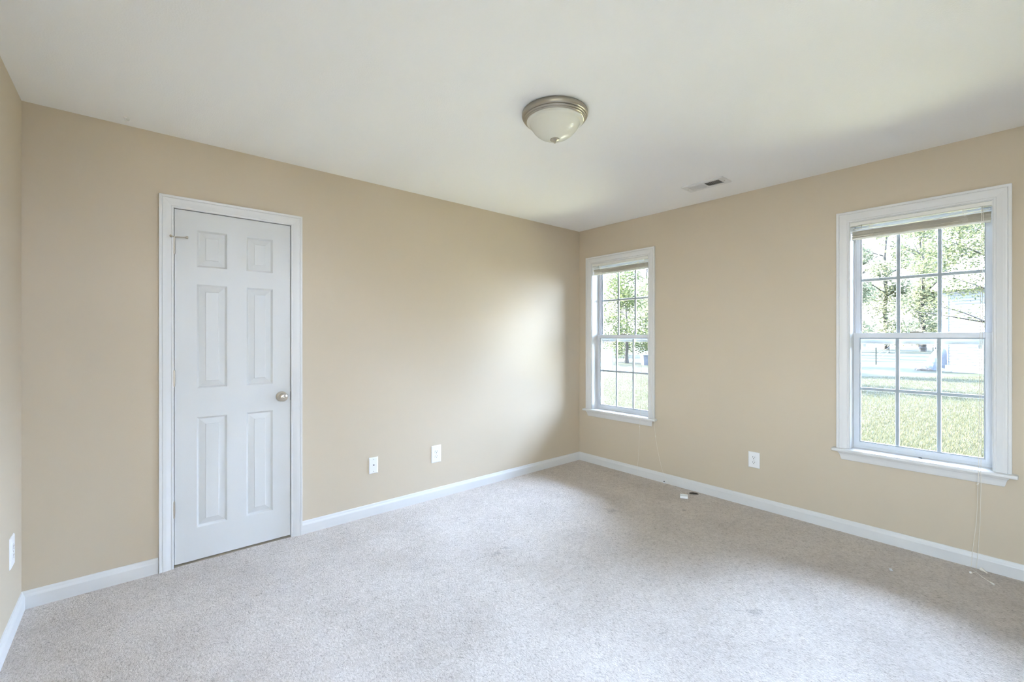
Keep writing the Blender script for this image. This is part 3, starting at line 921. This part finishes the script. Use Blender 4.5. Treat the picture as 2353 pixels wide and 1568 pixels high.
def raw_mesh(name, verts, faces, material, parent=None):
    me = bpy.data.meshes.new(name)
    me.from_pydata(verts, [], faces)
    me.materials.append(material)
    me.update()
    o = bpy.data.objects.new(name, me)
    COL.objects.link(o)
    if parent is not None: o.parent = parent
    return o

def leaf_cloud(name, centres, size, material, parent, flat=0.35):
    """one rhombic leaf (two triangles folded along its rib) at each centre"""
    n = len(centres)
    c = np.asarray(centres)
    d = rng.normal(size=(n, 3)); d /= np.linalg.norm(d, axis=1)[:, None]
    d[:, 2] *= flat; d /= np.linalg.norm(d, axis=1)[:, None]
    q = rng.normal(size=(n, 3)); q -= d * np.sum(d * q, 1)[:, None]; q /= np.linalg.norm(q, axis=1)[:, None]
    s = size * rng.uniform(0.6, 1.35, n)[:, None]
    up = np.cross(d, q) * 0.08
    v = np.stack([c - d * s, c + q * s * 0.45 + up * s, c + d * s, c - q * s * 0.45 + up * s], 1).reshape(-1, 3)
    f = [(4 * i, 4 * i + 1, 4 * i + 2, 4 * i + 3) for i in range(n)]
    return raw_mesh(name, v.tolist(), f, material, parent)

def ellipsoid_points(n, centre, radii, hollow=0.35):
    d = rng.normal(size=(n, 3)); d /= np.linalg.norm(d, axis=1)[:, None]
    r = (rng.uniform(hollow ** 3, 1, n)) ** (1 / 3)
    return np.asarray(centre) + d * r[:, None] * np.asarray(radii)

def trunk_mesh(h, r, lean=0.0, limbs=6):
    bm = bmesh.new()
    pts = [(lean * (i / 8) ** 1.4 * h + 0.05 * math.sin(i * 1.7), 0.05 * math.sin(i * 2.3), h * i / 8 - 0.05) for i in range(9)]
    tube(bm, pts, [r * (1 - 0.75 * i / 8) * (1.35 if i == 0 else 1) for i in range(9)], 10)
    for k in range(limbs):
        i = 3 + k % 5
        p = Vector(pts[i]); a = k * 2.4
        L2 = h * 0.22
        tube(bm, [p, p + Vector((math.cos(a) * L2 * 0.5, math.sin(a) * L2 * 0.5, L2 * 0.25)), p + Vector((math.cos(a) * L2, math.sin(a) * L2, L2 * 0.45))], [r * 0.35, r * 0.22, r * 0.08], 6)
    return bm

def make_tree(name, h, kind):
    t = empty(name)
    if kind == 'pine':
        link('trunk', trunk_mesh(h * 0.96, h * 0.014, 0.01, 8), M['bark'], t, smooth=True)
        blobs = []
        for k in range(26):
            z = h * random.uniform(0.06, 0.97); rr = h * 0.135 * (1.05 - 0.6 * z / h)
            a = random.uniform(0, 6.28); q = rr * random.uniform(0.2, 0.9)
            blobs.append(ellipsoid_points(330, (q * math.cos(a), q * math.sin(a), z), (rr * 0.7, rr * 0.7, rr * 0.6), 0.1))
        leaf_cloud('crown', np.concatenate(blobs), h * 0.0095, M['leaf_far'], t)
    elif kind == 'broad':
        link('trunk', trunk_mesh(h * 0.8, h * 0.020, -0.02, 8), M['bark'], t, smooth=True)
        blobs = []
        for k in range(24):
            z = h * random.uniform(0.22, 0.95); rr = h * 0.34 * math.sin(math.pi * min(0.95, max(0.15, (z / h - 0.05))))
            a = random.uniform(0, 6.28); q = rr * random.uniform(0.1, 1.0)
            blobs.append(ellipsoid_points(420, (q * math.cos(a), q * math.sin(a), z), (h * 0.13, h * 0.13, h * 0.09), 0.1))
        leaf_cloud('crown', np.concatenate(blobs), h * 0.014, M['leaf_far'], t)
    else:                                       # bush: foliage down to the ground
        link('trunk', trunk_mesh(h * 0.6, h * 0.018, 0.0, 6), M['bark'], t, smooth=True)
        blobs = []
        for k in range(30):
            z = h * random.uniform(0.06, 0.95); rr = h * 0.42 * math.sqrt(max(0.05, 1 - (z / h - 0.35) ** 2 / 0.45))
            a = random.uniform(0, 6.28); q = rr * random.uniform(0.1, 0.95)
            blobs.append(ellipsoid_points(420, (q * math.cos(a), q * math.sin(a), z), (h * 0.13, h * 0.13, h * 0.09), 0.1))
        leaf_cloud('crown', np.concatenate(blobs), h * 0.0105, M['leaf_bush'], t)
    return t

def copy_tree(o):
    r = o.copy(); COL.objects.link(r)
    for ch in o.children:
        c = ch.copy(); COL.objects.link(c); c.parent = r
    return r

AXD = Vector((math.cos(AX), math.sin(AX), 0)); AXR = Vector((math.sin(AX), -math.cos(AX), 0))
def at(px, depth, z=GZ):
    """point on the ground seen at photograph column px, depth metres along the view"""
    p = CAM + depth * (AXD + AXR * ((px - 1176.5) / 1017.0))
    return Vector((p.x, p.y, z))

protos = {}
def plant(kind, h, loc, rz, name, label, cat='tree', group=None):
    if kind not in protos:
        protos[kind] = make_tree(name, 10.0, kind)
        t = protos[kind]
    else:
        t = copy_tree(protos[kind])
        t.name = name
    t.location = loc
    t.rotation_euler = (0, 0, rz)
    s = h / 10.0
    t.scale = (s, s, s)
    tag(t, label, cat, group)
    return t

G1 = 'trees of the wood line beyond the lawn'
L1 = 'tall hazy pale green tree in the wood line beyond the lawn'
spots = [(1775, 50, 19), (1950, 57, 21), (2120, 57, 21), (2290, 57, 21), (1868, 68, 24), (2035, 68, 24), (2204, 68, 24), (2372, 68, 24),
         (1960, 82, 27), (2112, 82, 28), (2264, 82, 27), (1700, 64, 22), (1605, 48, 18)]
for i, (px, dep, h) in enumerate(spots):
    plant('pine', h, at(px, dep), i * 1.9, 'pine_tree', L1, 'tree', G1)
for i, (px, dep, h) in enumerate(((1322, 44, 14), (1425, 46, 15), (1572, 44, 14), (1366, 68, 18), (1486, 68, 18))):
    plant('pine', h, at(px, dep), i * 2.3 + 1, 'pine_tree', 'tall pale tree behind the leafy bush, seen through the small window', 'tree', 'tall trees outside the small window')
plant('bush', 7.6, at(1440, 31), 0.4, 'leafy_bush', 'large light green leafy bush filling the small window view', 'tree')
# shade trees standing to the right of what the window shows; their shade crosses the lawn
for i, (x, y, h) in enumerate(((15.0, 6.8, 7.0), (21.5, 7.2, 7.0), (28.0, 7.6, 7.0))):
    plant('broad', h, (x, y, GZ), i * 1.3, 'broadleaf_tree', 'shade tree between the two window views, casting shade on the lawn', 'tree', 'shade trees outside the view')
for i, (x, y, h) in enumerate(((46, -9, 14), (42, -19, 13), (34, -27, 12))):
    plant('pine', h, (x, y, GZ), i * 1.7, 'pine_tree', 'tree standing behind the white sided house', 'tree', 'trees behind the white house')

# near tree whose branches cross the right window
def near_tree():
    base = at(2352, 10.6)
    t = empty('maple_tree', base)
    tag(t, 'yellow green tree whose thin branches reach across the right window', 'tree')
    tb = bmesh.new()
    tube(tb, smooth_path([(0, 0, -0.05), (0.03, 0.02, 0.8), (-0.02, 0.04, 1.6), (0.05, 0.0, 2.6), (0.0, 0.1, 3.8), (0.1, 0.2, 5.0)], 4), [0.11 - 0.09 * i / 20 for i in range(21)], 10)
    link('trunk', tb, M['bark'], t, smooth=True)
    tips = []
    def branch(pix, r0):
        pts = [at(px, dep, 0) + Vector((0, 0, CAM.z + (777 - py) / 1017.0 * dep)) - base for px, py, dep in pix]
        bb = bmesh.new()
        P2 = smooth_path(pts, 5)
        tube(bb, P2, [max(0.003, r0 * (1 - 0.85 * i / (len(P2) - 1))) for i in range(len(P2))], 7)
        link('branch', bb, M['bark'], t, smooth=True)
        tips.append(P2)
    branch([(2350, 752, 10.6), (2268, 741, 10.5), (2200, 730, 10.7), (2150, 722, 11.0), (2105, 716, 11.2), (2076, 700, 11.4)], 0.030)
    branch([(2268, 741, 10.5), (2230, 725, 10.3), (2190, 712, 10.2), (2150, 702, 10.1), (2128, 696, 10.1)], 0.020)
    branch([(2118, 719, 11.1), (2095, 722, 11.3), (2075, 718, 11.5)], 0.010)
    branch([(2350, 700, 10.6), (2290, 672, 10.4), (2240, 655, 10.4), (2195, 640, 10.4), (2150, 622, 10.5)], 0.024)
    branch([(2240, 655, 10.4), (2215, 668, 10.2), (2180, 676, 10.0), (2150, 684, 9.9)], 0.012)
    branch([(2350, 640, 10.7), (2290, 600, 10.8), (2235, 575, 10.9), (2180, 555, 11.0), (2120, 545, 11.2), (2060, 552, 11.4)], 0.028)
    branch([(2235, 575, 10.9), (2200, 590, 10.6), (2160, 600, 10.5), (2120, 615, 10.4)], 0.014)
    branch([(2352, 560, 10.6), (2300, 500, 10.6), (2240, 470, 10.7), (2160, 455, 10.9)], 0.028)
    # leaves gather along the branches, denser higher up
    cs = []
    for k, P2 in enumerate(tips):
        dens = (90, 90, 40, 900, 420, 2000, 1000, 2200)[k]
        spread = (0.10, 0.10, 0.08, 0.30, 0.20, 0.38, 0.30, 0.5)[k]
        for _ in range(dens):
            p = P2[int(random.uniform(0.12, 1) * (len(P2) - 1))]
            cs.append(np.array(p) + rng.normal(size=3) * spread * np.array((1, 1, 0.75)) + (0, 0, spread * 0.3))
    cs += list(ellipsoid_points(3500, (0.1, 0.6, 4.6), (1.9, 2.3, 1.3), 0.2))
    leaf_cloud('crown', cs, 0.036, M['leaf_near'], t, 0.5)
near_tree()

# neighbour's house with lap siding
def build_house():
    pl = Vector((31.28, 0.06, GZ)); pr = Vector((30.78, -1.48, GZ))
    ux = (pr - pl).normalized()                      # along the front wall, to the right
    back = Vector((-ux.y, ux.x, 0))
    if back.x < 0: back = -back
    h = empty('neighbour_house', pl, (0, 0, math.atan2(ux.y, ux.x)))
    tag(h, 'white lap sided house at the right side of the larger window view', 'house')
    sgn = 1 if Matrix.Rotation(math.atan2(ux.y, ux.x), 3, 'Z').col[1].dot(back) > 0 else -1
    Wd, Dp, Hh = 9.0, 6.0, 4.6
    bm = bmesh.new()
    n = 28
    for k in range(n):                               # lapped boards
        z0 = 0.12 + (Hh - 0.12) * k / n; z1 = 0.12 + (Hh - 0.12) * (k + 1) / n
        strips(bm, [[(0, -sgn * 0.028, z0), (Wd, -sgn * 0.028, z0)], [(0, -sgn * 0.004, z1), (Wd, -sgn * 0.004, z1)]])
        strips(bm, [[(0, -sgn * 0.004, z0), (Wd, -sgn * 0.004, z0)], [(0, -sgn * 0.028, z0), (Wd, -sgn * 0.028, z0)]])
    box(bm, 0, Wd, *sorted((0, sgn * Dp)), 0.0, Hh)
    v0 = [bm.verts.new((0, sgn * q, Hh)) for q in (-0.0, Dp)] 
    link('siding_wall', bm, M['siding'], h)
    link('corner_board', boxes((-0.03, 0.22, *sorted((-sgn * 0.045, sgn * 0.2)), 0, Hh)), M['siding'], h)
    rf = bmesh.new()
    ov = 0.4
    rows = []
    ya, ym, yb2 = -sgn * ov, sgn * Dp / 2, sgn * (Dp + ov)
    for (y, z) in ((ya, Hh - 0.05), (ym, Hh + 2.0), (yb2, Hh - 0.05), (yb2, Hh - 0.2), (ym, Hh + 1.8), (ya, Hh - 0.2)):
        rows.append([(-ov, y, z), (Wd + ov, y, z)])
    strips(rf, rows, close=True, caps=True)
    link('roof', rf, M['shingle'], h)
    link('foundation', boxes((-0.02, Wd, *sorted((-sgn * 0.02, sgn * Dp)), -0.2, 0.12)), M['concrete'], h)
    return h
build_house()

# covered grill, mulch heap and splash block beside the house corner
cg = at(2152, 24.2)
g = empty('covered_grill', cg, (0, 0, AX - math.pi / 2))
tag(g, 'grill under a pale grey cover beside the white house corner', 'grill')
bm = bmesh.new()
secs = [(0.0, -0.50, 0.42, 0.34), (0.25, -0.46, 0.42, 0.33), (0.6, -0.28, 0.42, 0.30), (0.9, -0.10, 0.41, 0.27), (1.10, 0.06, 0.38, 0.22), (1.2, 0.16, 0.32, 0.12)]
rows = []
for z, x0, x1, dy in secs:
    ring = []
    for k in range(20):
        t = 2 * math.pi * k / 20
        cxx, rx_ = (x0 + x1) / 2, (x1 - x0) / 2
        w = 1 + 0.05 * math.sin(5 * t + z * 4)
        ring.append((cxx + rx_ * w * math.copysign(abs(math.cos(t)) ** 0.6, math.cos(t)), dy * w * math.copysign(abs(math.sin(t)) ** 0.6, math.sin(t)), z))
    rows.append(ring + [ring[0]])
vv = strips(bm, rows)
bmesh.ops.remove_doubles(bm, verts=bm.verts[:], dist=1e-5)
bmesh.ops.edgeloop_fill(bm, edges=[e for e in bm.edges if len(e.link_faces) == 1])
link('cover', bm, M['cover'], g, smooth=True)
link('hem_band', boxes((0.12, 0.43, -0.352, -0.335, 0.02, 0.30), bevel=0.004), M['shingle'], g)
mp = at(2122, 23.9)
bm = bmesh.new()
bmesh.ops.create_icosphere(bm, subdivisions=4, radius=1.0)
for v in bm.verts:
    k = 1 + 0.22 * math.sin(v.co.x * 5 + 1) * math.cos(v.co.y * 4) + random.uniform(-0.05, 0.05)
    v.co = Vector((v.co.x * 0.32 * k, v.co.y * 0.30 * k, max(-0.03, v.co.z * 0.20 * k)))
o = link('mulch_heap', bm, M['brown'], smooth=True); o.location = mp; o.rotation_euler = (0, 0, AX - math.pi / 2)
tag(o, 'low brown heap at the left foot of the covered grill', 'mulch heap', kind='thing')
sbk = at(2169, 23.2)
bm = bmesh.new()
rows = [[(-0.16, -0.25, 0.0), (-0.16, -0.25, 0.10), (-0.12, -0.25, 0.11), (-0.09, -0.25, 0.05), (0.09, -0.25, 0.05), (0.12, -0.25, 0.11), (0.16, -0.25, 0.10), (0.16, -0.25, 0.0)],
        [(-0.12, 0.25, 0.0), (-0.12, 0.25, 0.14), (-0.09, 0.25, 0.15), (-0.06, 0.25, 0.08), (0.06, 0.25, 0.08), (0.09, 0.25, 0.15), (0.12, 0.25, 0.14), (0.12, 0.25, 0.0)]]
vv = strips(bm, rows)
for r_ in vv: bm.faces.new(r_)
o = link('splash_block', bm, M['siding']); o.location = sbk; o.rotation_euler = (0, 0, AX - math.pi / 2)
tag(o, 'small white splash block at the foot of the white house corner', 'splash block')
# flat grey strip in front of the house
p0, p1 = Vector((30.6, 0.2, 0)), Vector((30.0, -2.4, 0))
pv = bmesh.new()
strips(pv, [[(31.2, 0.1, GZ + 0.015), (30.5, -2.6, GZ + 0.015)], [(28.0, -0.6, GZ + 0.015), (27.4, -2.6, GZ + 0.015)]])
r9 = bmesh.ops.extrude_face_region(pv, geom=pv.faces[:])
for v in [q for q in r9['geom'] if isinstance(q, bmesh.types.BMVert)]: v.co.z -= 0.1
tag(link('grey_strip', pv, M['concrete']), 'flat grey strip along the foot of the white house', 'surface', kind='structure')

# wire fence on the far lawn
f0 = at(2013, 29)
fence = empty('wire_fence', f0)
tag(fence, 'thin post and wire fence crossing the far lawn', 'fence')
line = [at(1890, 30), f0, at(2043, 51), at(2144, 51), at(2150, 51)]
for p in line:
    q = p - f0
    b_ = bmesh.new()
    box(b_, q.x - 0.030, q.x + 0.030, q.y - 0.008, q.y + 0.008, -0.1, 1.12)
    box(b_, q.x - 0.006, q.x + 0.006, q.y - 0.030, q.y + 0.030, -0.1, 1.12)
    link('post', b_, M['post'], fence)
b_ = bmesh.new()
for z in (0.25, 0.65, 1.05):
    tube(b_, [p - f0 + Vector((0, 0, z)) for p in line], 0.006, 5)
link('wire', b_, M['steel'], fence)

# chain link panel and grey bin outside the small window
ga, gb_ = at(1383, 24.4), at(1408, 24.8)
gt = empty('chain_link_panel', ga)
tag(gt, 'chain link fence panel at the left side of the small window view', 'fence panel')
dv = gb_ - ga
fr_ = bmesh.new()
hgt = 1.10
for s in (0.0, 1.0):
    tube(fr_, [dv * s + Vector((0, 0, -0.05)), dv * s + Vector((0, 0, hgt + 0.05))], 0.028, 10)
tube(fr_, [Vector((0, 0, hgt)), dv + Vector((0, 0, hgt))], 0.020, 8)
tube(fr_, [Vector((0, 0, 0.08)), dv + Vector((0, 0, 0.08))], 0.014, 8)
link('frame', fr_, M['steel'], gt, smooth=True)
ms = bmesh.new()
ln = dv.length; st = 0.075
k = -int(hgt / st)
while k * st < ln:
    for sg in (1, -1):
        s0, z0, s1, z1 = k * st, 0.08, k * st + (hgt - 0.08), hgt
        if s0 < 0: z0 += -s0; s0 = 0
        if s1 > ln: z1 -= (s1 - ln); s1 = ln
        if s1 > s0:
            a, b = (s0, s1) if sg == 1 else (ln - s0, ln - s1)
            tube(ms, [dv.normalized() * a + Vector((0, 0, z0)), dv.normalized() * b + Vector((0, 0, z1))], 0.004, 4)
    k += 1
link('wire_mesh', ms, M['steel'], gt)
bn = at(1486, 28.6)
bo = empty('utility_bin', bn, (0, 0, AX - math.pi / 2))
tag(bo, 'grey blue bin on the lawn at the right side of the small window view', 'bin')
bm = bmesh.new()
strips(bm, [[(-0.26, -0.28, 0), (0.26, -0.28, 0), (0.26, 0.28, 0), (-0.26, 0.28, 0), (-0.26, -0.28, 0)], [(-0.31, -0.35, 0.62), (0.31, -0.35, 0.62), (0.31, 0.35, 0.62), (-0.31, 0.35, 0.62), (-0.31, -0.35, 0.62)]], caps=False)
link('body', bm, M['cover'], bo)
link('lid', boxes((-0.34, 0.34, -0.38, 0.38, 0.62, 0.68), bevel=0.02), M['cover'], bo)

# grass blades where the lawn shows nearest through the windows
def grass(n, regions):
    pts = []
    for (x0, x1, d0, d1, k) in regions:
        px = rng.uniform(x0, x1, k); dep = d0 * (d1 / d0) ** rng.uniform(0, 1, k)
        lat = (px - 1176.5) / 1017.0
        pts.append(np.stack([CAM.x + dep * (AXD.x + AXR.x * lat), CAM.y + dep * (AXD.y + AXR.y * lat)], 1))
    p = np.concatenate(pts)
    n = len(p)
    a = rng.uniform(0, 2 * np.pi, n); hh = rng.uniform(0.025, 0.060, n); ln = rng.uniform(0.1, 0.9, n)
    wd = rng.uniform(0.0025, 0.005, n)
    dx, dy = np.cos(a), np.sin(a)
    b0 = np.stack([p[:, 0] - dy * wd, p[:, 1] + dx * wd, np.full(n, GZ)], 1)
    b1 = np.stack([p[:, 0] + dy * wd, p[:, 1] - dx * wd, np.full(n, GZ)], 1)
    tp = np.stack([p[:, 0] + dx * hh * ln, p[:, 1] + dy * hh * ln, GZ + hh], 1)
    v = np.stack([b0, b1, tp], 1).reshape(-1, 3)
    o = raw_mesh('grass', v.tolist(), [(3 * i, 3 * i + 1, 3 * i + 2) for i in range(n)], M['grass'])
    tag(o, 'short pale green grass growing on the lawn near the house', 'grass', kind='stuff')
grass(0, [(1960, 2300, 5.8, 20, 60000), (1365, 1500, 9.0, 22, 16000)])
